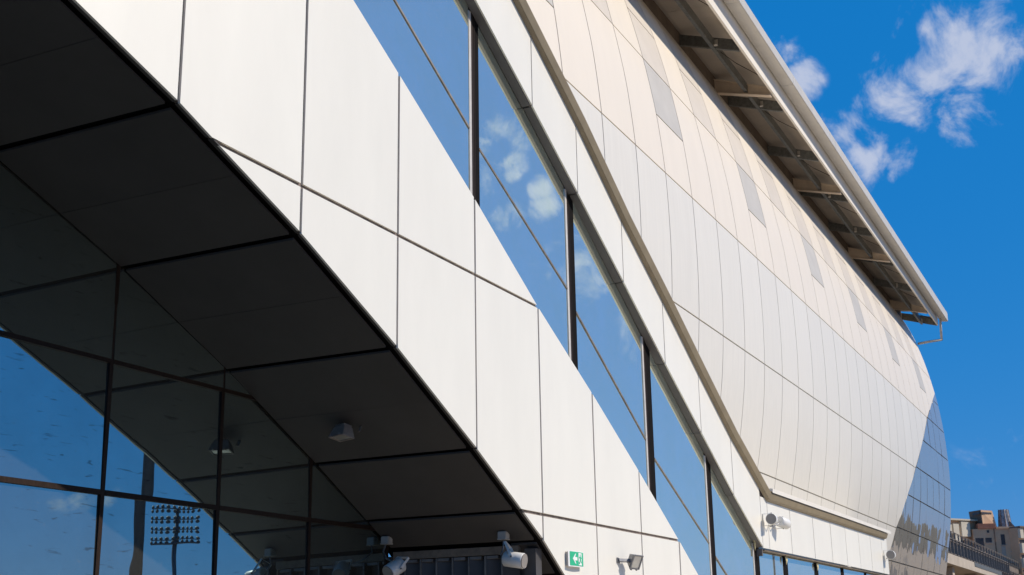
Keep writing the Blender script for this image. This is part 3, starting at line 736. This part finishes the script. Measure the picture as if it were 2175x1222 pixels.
# ------------------------------------------------------------------ fittings
def frame_from(dirv, upv=Vector((0, 0, 1))):
    z = Vector(dirv).normalized(); x = upv.cross(z).normalized(); y = z.cross(x)
    return Matrix((x, y, z)).transposed()
def cyl(bm, c, axis, r, l, seg=28, lip=0.0):
    F = frame_from(axis); c = Vector(c)
    st = [(-l/2, r*0.86), (-l/2+0.012, r), (l/2-0.006, r), (l/2, r*0.965)]
    sweep(bm, lambda i: [c + F @ Vector((math.cos(2*math.pi*k/seg)*st[i][1], math.sin(2*math.pi*k/seg)*st[i][1], st[i][0])) for k in range(seg)], len(st))
def spot(name, label, c, axis, r, l, mount, wire, group, box_at=None, box_s=0.09):
    e = empty(name, c, label, 'lamp', group)
    bm = bmesh.new(); cyl(bm, c, axis, r, l); o = link('lamp_body', bm, 'lamp_white', e)
    for p in o.data.polygons: p.use_smooth = len(p.vertices) == 4
    A = Vector(axis).normalized(); c = Vector(c)
    bm = bmesh.new(); cyl(bm, c + A*(l/2+0.004), A, r*0.93, 0.012); link('lens', bm, 'lamp_lens', e)
    s = A.cross(Vector(mount) - c).normalized()
    bm = bmesh.new()
    m_ = Vector(mount)
    for q in (-1, 1):
        a = c + s*q*(r+0.006); b = m_ + s*q*(r+0.006)
        bar(bm, a - (b-a).normalized()*0.02, b, 0.006, 0.028, A)
    bar(bm, m_ - s*(r+0.009), m_ + s*(r+0.009), 0.028, 0.006, (m_-c).normalized())
    link('bracket', bm, 'lamp_white', e)
    for q in (-1, 1):
        bm = bmesh.new(); cyl(bm, c + s*q*(r+0.012), s*q, 0.009, 0.008, 10); link('pivot_bolt', bm, 'header', e)
    if wire:
        bm = bmesh.new(); tube(bm, wire, 0.011, 8); link('conduit', bm, 'conduit', e, smooth=True)
    if box_at:
        bm = bmesh.new(); box(bm, box_at, (box_s, box_s, box_s*0.8)); bmesh.ops.bevel(bm, geom=bm.edges[:], offset=0.008, segments=2, affect='EDGES')
        j = link('junction_box', bm, 'box', e)
        bm = bmesh.new(); box(bm, Vector(box_at) - Vector((0, 0, box_s*0.42)), (box_s*1.04, box_s*1.04, 0.012)); link('lid', bm, 'box', j)
    return e
G1 = 'white cylinder spotlights on the building'
spot('spotlight', 'white cylinder spotlight under the arch, left of the louvre blades', (12.22, 7.60, 2.455), (-0.80, 0.26, -0.45), 0.086, 0.21, (12.33, 7.56, 2.575),
     [(12.44, 7.86, 2.74), (12.42, 7.88, 2.66), (12.36, 7.80, 2.58), (12.33, 7.70, 2.54), (12.29, 7.63, 2.52)], G1, (12.46, 7.86, 2.79), 0.10)
spot('spotlight', 'white cylinder spotlight under the arch, right of the louvre blades and pointing right', (12.45, 6.24, 2.50), (0.02, -0.97, -0.16), 0.083, 0.23, (12.50, 6.34, 2.665),
     [(12.50, 6.39, 2.72), (12.51, 6.40, 2.64), (12.45, 6.40, 2.56), (12.44, 6.36, 2.50), (12.44, 6.30, 2.50)], G1, (12.50, 6.39, 2.77), 0.10)
spot('spotlight', 'white cylinder spotlight on the white band, grey face towards the camera, nearer of the pair', (21.42, 5.85, 3.605), (-1.0, -0.16, -0.02), 0.092, 0.20, (21.40, 5.99, 3.60),
     [(21.55, 5.86, 3.60), (21.62, 5.88, 3.54), (21.68, 5.95, 3.52), (21.7, 5.99, 3.53)], G1)
spot('spotlight', 'white cylinder spotlight on the white band, its back to the camera, farther of two', (22.12, 5.85, 3.60), (0.9, -0.25, -0.15), 0.092, 0.24, (22.08, 5.99, 3.60),
     [(21.98, 5.87, 3.62), (21.90, 5.88, 3.56), (21.82, 5.94, 3.52), (21.78, 5.99, 3.52)], G1)
spot('spotlight', 'small white cylinder spotlight at the far right end of the white band', (31.75, 5.84, 3.565), (-1.0, -0.1, -0.02), 0.105, 0.22, (31.72, 5.99, 3.56),
     [(31.86, 5.86, 3.56), (31.9, 5.92, 3.5), (31.9, 5.99, 3.5)], G1)

def flood(name, label, c, look, roll_up, size, arm, mat_b, group=None):
    e = empty(name, c, label, 'floodlight', group)
    F = frame_from(look, Vector(roll_up)); c = Vector(c); w, h, d = size
    bm = bmesh.new()
    f1 = [(-w/2, -h/2, d/2), (w/2, -h/2, d/2), (w/2, h/2, d/2), (-w/2, h/2, d/2)]
    f0 = [(-w*0.36, -h*0.36, -d/2), (w*0.36, -h*0.36, -d/2), (w*0.36, h*0.36, -d/2), (-w*0.36, h*0.36, -d/2)]
    a = [bm.verts.new(c + F @ Vector(p)) for p in f1]; b = [bm.verts.new(c + F @ Vector(p)) for p in f0]
    bm.faces.new(a); bm.faces.new(b[::-1])
    for i in range(4): bm.faces.new((a[i], a[(i+1) % 4], b[(i+1) % 4], b[i]))
    bmesh.ops.bevel(bm, geom=bm.edges[:], offset=0.006, segments=2, affect='EDGES')
    link('housing', bm, mat_b, e)
    bm = bmesh.new()
    for (x0, x1, y0, y1) in ((-w/2, w/2, h/2-0.016, h/2), (-w/2, w/2, -h/2, -h/2+0.016), (-w/2, -w/2+0.016, -h/2+0.0165, h/2-0.0165), (w/2-0.016, w/2, -h/2+0.0165, h/2-0.0165)):
        box(bm, c + F @ Vector(((x0+x1)/2, (y0+y1)/2, d/2+0.007)), (x1-x0, y1-y0, 0.014), F)
    link('front_frame', bm, mat_b, e)
    bm = bmesh.new(); box(bm, c + F @ Vector((0, 0, d/2+0.004)), (w-0.034, h-0.034, 0.006), F); link('glass', bm, 'lamp_glass', e)
    for i in range(5):
        bm = bmesh.new(); box(bm, c + F @ Vector((-w*0.28 + i*w*0.14, 0, -d/2-0.008)), (0.006, h*0.66, 0.03), F); link('cooling_fin', bm, mat_b, e)
    for q in (-1, 1):
        bm = bmesh.new(); box(bm, c + F @ Vector((q*w*0.28, -h/2-0.008, d/2)), (0.018, 0.016, 0.02), F); link('clip', bm, mat_b, e)
    bm = bmesh.new()
    for p, q, t_ in arm: bar(bm, p, q, t_[0], t_[1], Vector((0.1, 0.2, 0.97)))
    link('arm', bm, mat_b, e)
    return e
flood('floodlight', 'grey floodlight on the white wall, right of the green exit sign', (15.00, 5.86, 2.60), (-0.42, -0.78, -0.46), (0.0, -0.10, 1), (0.155, 0.185, 0.08),
      [((14.80, 5.99, 2.60), (14.96, 5.90, 2.60), (0.045, 0.035)), ((14.96, 5.90, 2.60), (15.06, 5.89, 2.60), (0.035, 0.03)), ((14.80, 5.998, 2.60), (14.80, 5.985, 2.60), (0.07, 0.06))], 'lamp_grey')
flood('floodlight', 'boxy white floodlight fixed to the dark underside of the arch', (10.55, 7.19, 3.70), (-0.20, 0.06, -0.97), (0.94, -0.33, 0), (0.24, 0.15, 0.10),
      [((10.62, 7.04, 3.70), (10.68, 7.04, 3.80), (0.03, 0.006)), ((10.62, 7.34, 3.70), (10.68, 7.34, 3.80), (0.03, 0.006)), ((10.68, 7.03, 3.805), (10.68, 7.35, 3.805), (0.03, 0.006))], 'lamp_dimmed')

# exit sign: white box, slightly bowed green face, arrow and running figure through a door
sx0, sx1, sz0, sz1 = 13.245, 13.655, 2.458, 2.632
sign = empty('exit_sign', (13.45, YF, 2.54), 'green and white emergency exit sign with an arrow pointing left, on the white wall', 'sign')
bm = bmesh.new(); aabox(bm, sx0+0.01, sx1-0.03, YF-0.032, YF-0.001, sz0+0.008, sz1-0.012); link('back_box', bm, 'box', sign)
bow = lambda x: YF - 0.040 - 0.014*(1 - ((x-(sx0+sx1)/2)/((sx1-sx0)/2))**2)
def bowed(x0, x1, z0, z1, off, th, n=8):
    bm = bmesh.new()
    sweep(bm, lambda i: [Vector((x0+(x1-x0)*i/n, bow(x0+(x1-x0)*i/n)-off-(th if k in (1, 2) else 0), (z0, z0, z1, z1)[k])) for k in range(4)], n+1); return bm
link('frame', bowed(sx0, sx1, sz0, sz1, -0.006, 0.006), 'sign_white', sign)
link('green_face', bowed(sx0+0.030, sx1-0.006, sz0+0.012, sz1-0.008, 0.001, 0.002), 'sign_green', sign)
def glyph(name, polys, mat, off):
    bm = bmesh.new()
    for pts in polys:
        flat(bm, [(x, bow(x) - off, z) for x, z in pts], (0, 0.0015, 0))
    return link(name, bm, mat, sign)
gx0, gz0, gw, gh = sx0+0.030, sz0+0.012, (sx1-sx0-0.036), (sz1-sz0-0.020)
P = lambda u, v: (gx0 + u*gw, gz0 + v*gh)
glyph('arrow', [[P(0.16, 0.50), P(0.31, 0.76), P(0.31, 0.24)], [P(0.31, 0.62), P(0.47, 0.62), P(0.47, 0.38), P(0.31, 0.38)], [P(0.24, 0.64), P(0.33, 0.86), P(0.38, 0.86), P(0.31, 0.60)], [P(0.24, 0.36), P(0.33, 0.14), P(0.38, 0.14), P(0.31, 0.40)]], 'sign_white', 0.0048)
glyph('door', [[P(0.57, 0.06), P(0.83, 0.06), P(0.83, 0.94), P(0.57, 0.94)]], 'sign_white', 0.0044)
glyph('running_figure', [[P(0.665, 0.80), P(0.705, 0.86), P(0.74, 0.80), P(0.705, 0.73)], [P(0.66, 0.70), P(0.75, 0.72), P(0.76, 0.44), P(0.68, 0.42)], [P(0.60, 0.62), P(0.66, 0.69), P(0.68, 0.62), P(0.62, 0.54)], [P(0.75, 0.70), P(0.81, 0.56), P(0.785, 0.52), P(0.74, 0.62)],
                         [P(0.68, 0.44), P(0.72, 0.42), P(0.65, 0.14), P(0.60, 0.14)], [P(0.71, 0.45), P(0.76, 0.44), P(0.81, 0.24), P(0.78, 0.20)], [P(0.59, 0.14), P(0.62, 0.18), P(0.60, 0.30), P(0.575, 0.28)]], 'sign_green', 0.0064)

# ------------------------------------------------------------------ raised terrace and railings beyond the hull
terr = empty('concrete_terrace', (120, 12, 0), 'beige concrete raised terrace at the far right with dark bays below', 'terrace')
bm = bmesh.new(); aabox(bm, 60, 112, 12.0, 24, 6.15, 6.78); link('deck_slab', bm, 'concrete', terr)
bm = bmesh.new(); aabox(bm, 112.05, 170, 12.6, 24, 6.02, 6.60); link('deck_slab', bm, 'concrete', terr)
bm = bmesh.new(); aabox(bm, 60, 170, 17, 17.4, 0, 6.1); link('rear_wall', bm, 'concrete_dark', terr)
bm = bmesh.new(); aabox(bm, 96, 112, 11.97, 12.0, 6.50, 6.79); link('patch', bm, 'galvanised', terr)
for x in (76, 88, 99.2, 112, 124, 136):
    bm = bmesh.new(); aabox(bm, x, x+0.9, 12.4, 13.2, 0, 6.1); link('column', bm, 'concrete', terr)
def railing(name, label, x0, x1, y, z0, h, step, grp):
    e = empty(name, ((x0+x1)/2, y, z0), label, 'railing', grp)
    for dz, t_ in ((h, 0.07), (h-0.16, 0.05), (0.10, 0.05)):
        bm = bmesh.new(); bar(bm, (x0, y, z0+dz), (x1, y, z0+dz), t_, t_); link('rail', bm, 'rail', e)
    n = int((x1-x0)/step)
    src = None
    for i in range(n+1):
        x = x0 + i*step
        if src is None:
            bm = bmesh.new(); aabox(bm, x-0.05, x+0.05, y-0.09, y+0.09, z0, z0+h); src = link('baluster', bm, 'rail', e); x00 = x
        else:
            c = src.copy(); COL.objects.link(c); c.parent = e; c.matrix_parent_inverse = src.matrix_parent_inverse.copy(); c.location = (x-x00, 0, 0)
    return e
railing('railing', 'brown metal railing along the front edge of the concrete terrace', 84, 118.5, 12.1, 6.78, 1.05, 1.5, 'terrace railings')
railing('railing', 'fainter brown railing higher up behind the terrace front railing', 150, 262, 24.0, 13.8, 1.1, 3.2, 'terrace railings')
bm = bmesh.new(); aabox(bm, 120, 262, 24.2, 30, 12.9, 13.78); link('upper_slab', bm, 'concrete_dark', terr)
railing('railing', 'low brown railing at the far right edge beside the terrace', 121, 170, 12.9, 6.60, 0.95, 2.2, 'terrace railings')

# ------------------------------------------------------------------ city buildings beyond
def plane_pieces(name, rects, y, x, mat, parent, depth=0.15):
    """openings on a face looking towards -X (rects in y, z)"""
    for (y0, y1, z0, z1) in rects:
        bm = bmesh.new(); aabox(bm, x-0.03, x+depth, y0, y1, z0, z1)
        link(name, bm, mat, parent)
def facet(o, ang):
    """local frame on a facade: s runs to the right along it, d comes out of it"""
    O = Vector(o); t = Vector((math.cos(ang), math.sin(ang), 0)); n = Vector((math.sin(ang), -math.cos(ang), 0))
    def f(bm, s0, s1, z0, z1, d0, d1):
        vs_ = [bm.verts.new(O + t*a + n*c + Vector((0, 0, b))) for a in (s0, s1) for b in (z0, z1) for c in (d0, d1)]
        for q in ((0,1,3,2), (4,6,7,5), (0,4,5,1), (2,3,7,6), (0,2,6,4), (1,5,7,3)): bm.faces.new([vs_[i] for i in q])
    return f
def bit(name, f, r, mat, parent):
    bm = bmesh.new(); f(bm, *r); return link(name, bm, mat, parent)
bl = empty('apartment_building', (250, 34, 0), 'cream apartment block with dark balconies, just right of the glazed hull', 'building')
f = facet((246.5, 36.4, 0), R(-33))
bit('wall', f, (-6, 10.4, 0, 22.8, -10, 0), 'brown_render', bl)
bit('roof_slab', f, (-6.5, 10.6, 22.8, 23.1, -10, 0.7), 'cream_render', bl)
for r in ((-3.0, -0.6, 20.0, 22.0), (-0.2, 1.0, 15.6, 22.0), (1.9, 3.0, 20.4, 22.0), (3.4, 4.9, 17.2, 22.15), (5.6, 7.9, 19.9, 22.6), (8.6, 9.4, 14.0, 20.5), (2.0, 3.4, 13.0, 18.7), (4.9, 5.6, 12.0, 17.0), (6.6, 7.5, 11.0, 18.2), (-2.6, -1.0, 14.0, 17.5)):
    bit('balcony_panel', f, (*r, 0.002, 0.55), 'cream_render', bl)
for r in ((1.1, 2.6, 18.7, 20.2), (5.2, 6.4, 16.9, 19.2), (-2.0, -0.4, 17.8, 19.8), (3.6, 4.7, 13.4, 16.4), (0.1, 0.9, 12.5, 15.2)):
    bit('window', f, (*r, -0.05, 0.03), 'void', bl)
    bit('awning', f, (r[0]-0.1, r[1]+0.1, r[3]+0.02, r[3]+0.12, 0.0, 0.7), 'concrete', bl)
bb2 = empty('brown_building', (252, 27, 0), 'brown rendered apartment block with small dark windows at the far right', 'building')
f = facet((252.5, 31.2, 0), R(-62))
sy = lambda y: (31.2 - y)*1.085
bit('wall', f, (0, 8.3, 0, 21.25, -14, 0), 'brown_render', bb2)
bit('parapet', f, (sy(27.2), 8.45, 21.25, 21.6, -13, 0.25), 'brown_render', bb2)
bit('parapet', f, (sy(30.3), sy(27.3), 21.27, 22.2, -1.2, 0.2), 'brick_red', bb2)
for (y0, y1, z0, z1) in ((29.5, 30.9, 18.0, 19.6), (28.1, 29.2, 18.7, 19.6), (25.8, 26.5, 18.3, 20.2), (24.5, 25.0, 17.1, 17.6), (29.6, 30.4, 15.4, 16.6), (28.0, 28.6, 15.6, 16.4), (28.4, 28.8, 20.5, 21.0)):
    w_ = bit('window', f, (sy(y1), sy(y0), z0, z1, -0.06, 0.03), 'void', bb2)
    bit('sill', f, (sy(y1)-0.1, sy(y0)+0.1, z0-0.13, z0-0.01, 0.0, 0.18), 'concrete', w_)
bit('rendered_strip', f, (sy(26.6), sy(25.9), 14.5, 18.1, 0.002, 0.06), 'concrete', bb2)
bit('drainpipe', f, (sy(27.6), sy(27.48), 13, 21.2, 0.02, 0.14), 'dark_render', bb2)
bit('drainpipe', f, (sy(24.3), sy(24.2), 13, 21.2, 0.02, 0.14), 'dark_render', bb2)
ac = bit('air_conditioner', f, (sy(25.6), sy(24.9), 15.0, 15.6, 0.02, 0.5), 'concrete', bb2)
# rooftop tower: faceted, slot openings near the top
tw = empty('rooftop_tower', (254, 29.7, 22), 'brown concrete rooftop tower with slot openings, on the brown block', 'tower')
bm = bmesh.new()
base = [(256, 31.75), (253.6, 29.4), (256, 27.35), (259.5, 29.4)]; top_ = [(256, 32.0), (253.4, 29.5), (256, 27.95), (259.5, 29.5)]
vb = [bm.verts.new((x, y, 21.3)) for x, y in base]; vt = [bm.verts.new((x, y, 24.75)) for x, y in top_]
bm.faces.new(vb[::-1]); bm.faces.new(vt)
for i in range(4): bm.faces.new((vb[i], vb[(i+1) % 4], vt[(i+1) % 4], vt[i]))
link('tower_body', bm, 'dark_render', tw)  # shaded sides of the tower put into a darker render colour
bm = bmesh.new(); flat(bm, [(253.30, 29.35, 21.6), (255.98, 27.25, 21.6), (255.98, 27.80, 24.7), (253.18, 29.45, 24.7)], (0.05, 0.05, 0)); link('painted_lit_face', bm, 'brown_render', tw)  # lighter sheet paints the tower's sunlit side
bm = bmesh.new(); flat(bm, [(253.1, 29.3, 24.0), (255.8, 27.85, 24.0), (255.8, 27.9, 24.35), (253.1, 29.35, 24.35)], (0.06, 0.06, 0)); link('slot', bm, 'void', tw)
bm = bmesh.new(); flat(bm, [(253.15, 29.75, 24.0), (255.6, 31.5, 24.0), (255.6, 31.5, 24.4), (253.15, 29.75, 24.4)], (0.06, -0.06, 0)); link('slot', bm, 'void', tw)
tk = empty('roof_tank', (254, 25.6, 21.5), 'tall tapering silvery sheet metal tank on the roof of the brown block', 'tank')
bm = bmesh.new(); sweep(bm, lambda i: [Vector((257.3 + (1.3, 1.15, 0.95)[i]*math.cos(2*math.pi*k/9), 26.0 + (1.28, 1.1, 0.9)[i]*math.sin(2*math.pi*k/9), (21.3, 23.0, 24.85)[i])) for k in range(9)], 3)
link('tank_body', bm, 'tank', tk)
for k in range(5):
    bm = bmesh.new(); a = 2.2 + k*0.6
    tube(bm, [(257.3+1.36*math.cos(a), 26.0+1.34*math.sin(a), 21.3), (257.3+1.0*math.cos(a), 26.0+0.95*math.sin(a), 24.9)], 0.05, 6); link('strap', bm, 'dark_render', tk)
ds = empty('roof_fin', (254, 24.3, 21.5), 'small pointed metal dish on the roof right of the silvery tank', 'dish')
bm = bmesh.new(); flat(bm, [(256.6, 25.1, 21.56), (256.6, 24.1, 21.56), (256.6, 25.0, 22.7)], (0.25, 0.1, 0)); link('dish_plate', bm, 'concrete_dark', ds)
br = empty('balcony_building', (252, 22, 0), 'cream apartment block with stacked dark balconies, cut by the right picture edge', 'building')
f = facet((254.4, 23.66, 0), R(-38))
bit('wall', f, (0.0, 14, 0, 21.2, -6, 0), 'brown_render', br)
bit('roof_slab', f, (0.0, 14, 21.2, 21.5, -6, 0.8), 'concrete_dark', br)
for k in range(7):
    z = 19.6 - k*2.7
    for (a, b, c_, d_) in ((0.1, 0.9, -0.3, 1.5), (1.6, 3.1, 0.2, 1.2), (3.5, 5.2, -1.1, 0.5), (5.8, 7.4, 0.1, 1.4)):
        bit('balcony_panel', f, (a, b, z+c_, z+d_, 0.002, 0.6), 'cream_render', br)
    for (a, b, c_, d_) in ((0.3, 1.5, -1.8, -0.6), (2.2, 3.3, -1.6, -0.2), (4.0, 5.2, 0.7, 1.5)):
        bit('window', f, (a, b, z+c_, z+d_, -0.05, 0.04), 'void', br)

# ------------------------------------------------------------------ seen in the glass: floodlight masts, trees and houses opposite
def mast(name, label, x, y, h, r0, r1, aim, bank_w, bank_h, rows, cols, zc):
    e = empty(name, (x, y, 0), label, 'mast', 'stadium floodlight masts across the ground')
    bm = bmesh.new(); tube(bm, [(x, y, 0), (x, y, h*0.5), (x, y, h)], r0, 14, r1); link('pole', bm, 'mast', e, smooth=True)
    d = Vector((aim[0]-x, aim[1]-y, 0)).normalized(); s = Vector((-d.y, d.x, 0))
    for i in range(rows):
        z = zc - bank_h/2 + bank_h*i/(rows-1)
        bm = bmesh.new(); c = Vector((x, y, z)) + d*0.5; bar(bm, c - s*bank_w/2, c + s*bank_w/2, 0.18, 0.18); rl = link('crossbar', bm, 'mast', e)
        src = None
        for j in range(cols):
            q = -bank_w/2 + bank_w*j/(cols-1)
            if src is None:
                bm = bmesh.new(); cc = c + s*q + Vector((0, 0, 0.3)); cyl(bm, cc, d - Vector((0, 0, 0.35)), 0.40 if bank_w < 5 else 0.30, 0.5, 10)
                if bank_w > 5: cyl(bm, cc - Vector((0, 0, 0.75)), d - Vector((0, 0, 0.35)), 0.30, 0.5, 10); src = link('floodlamp', bm, 'mast', rl); q0 = q
            else:
                o = src.copy(); COL.objects.link(o); o.parent = rl; o.matrix_parent_inverse = src.matrix_parent_inverse.copy(); o.location = s*(q-q0)
    bm = bmesh.new(); c = Vector((x, y, zc - bank_h/2 - 0.7)) + d*0.5; bar(bm, c - s*bank_w/2, c + s*bank_w/2, 1.0, 0.25); link('walkway', bm, 'mast', e)
    return e
mast('floodlight_mast', 'tall floodlight mast with four rows of lamps, mirrored in the glass wall', 195.4, -155.6, 32.4, 0.75, 0.35, (60, -20), 8.4, 6.0, 4, 10, 29.2)
mast('floodlight_mast', 'nearer thick floodlight mast whose shaft is mirrored in the glass wall', 43.95, -24.8, 31.0, 0.27, 0.17, (120, -90), 3.0, 2.0, 3, 5, 30.0)

def tree(x, y, h, w, seed, lab):
    rnd = random.Random(seed)
    e = empty('broadleaf_tree', (x, y, 0), lab, 'tree', 'trees opposite the building, seen only in reflections')
    bm = bmesh.new(); tube(bm, [(x, y, 0), (x+0.2, y, h*0.3), (x, y+0.2, h*0.62)], 0.028*h, 8, 0.01*h)
    for k in range(5):
        a = k*1.26; tube(bm, [(x, y, h*0.35), (x+math.cos(a)*w*0.25, y+math.sin(a)*w*0.25, h*0.62)], 0.012*h, 6, 0.005*h)
    link('trunk', bm, 'trunk', e)
    bm = bmesh.new()
    for k in range(700):
        a = rnd.uniform(0, 2*math.pi); u = rnd.uniform(-1, 1); rr = rnd.uniform(0.55, 1)**0.6
        lob = 1 + 0.25*math.sin(3*a + seed) + 0.2*math.sin(5*u + seed)
        c = Vector((x + math.cos(a)*math.sqrt(1-u*u)*rr*w*0.5*lob, y + math.sin(a)*math.sqrt(1-u*u)*rr*w*0.5*lob, h*0.66 + u*rr*h*0.34*lob))
        s = rnd.uniform(0.4, 0.95)
        vv = [bm.verts.new(c + Vector((rnd.uniform(-s, s), rnd.uniform(-s, s), rnd.uniform(-s, s)*0.7))) for _ in range(4)]
        bm.faces.new(vv[:3]); bm.faces.new((vv[0], vv[2], vv[3]))
    link('crown', bm, 'foliage', e)
tl = ['%s leafy tree in the row opposite the building' % w for w in ('third', 'fourth', 'fifth and lowest', 'sixth', 'seventh', 'eighth', 'nearest', 'farthest')]
for i, (x, y, h, w) in enumerate([(150, -24, 8, 8), (172, -30, 9, 9), (195, -28, 7, 8), (215, -38, 10, 10), (236, -34, 8, 9), (258, -42, 10, 11), (128, -20, 7, 8), (282, -50, 10, 11)]):
    tree(x, y, h, w, i+3, tl[i])

SC.render.engine = 'CYCLES'
SC.cycles.max_bounces = 6
SC.cycles.glossy_bounces = 4
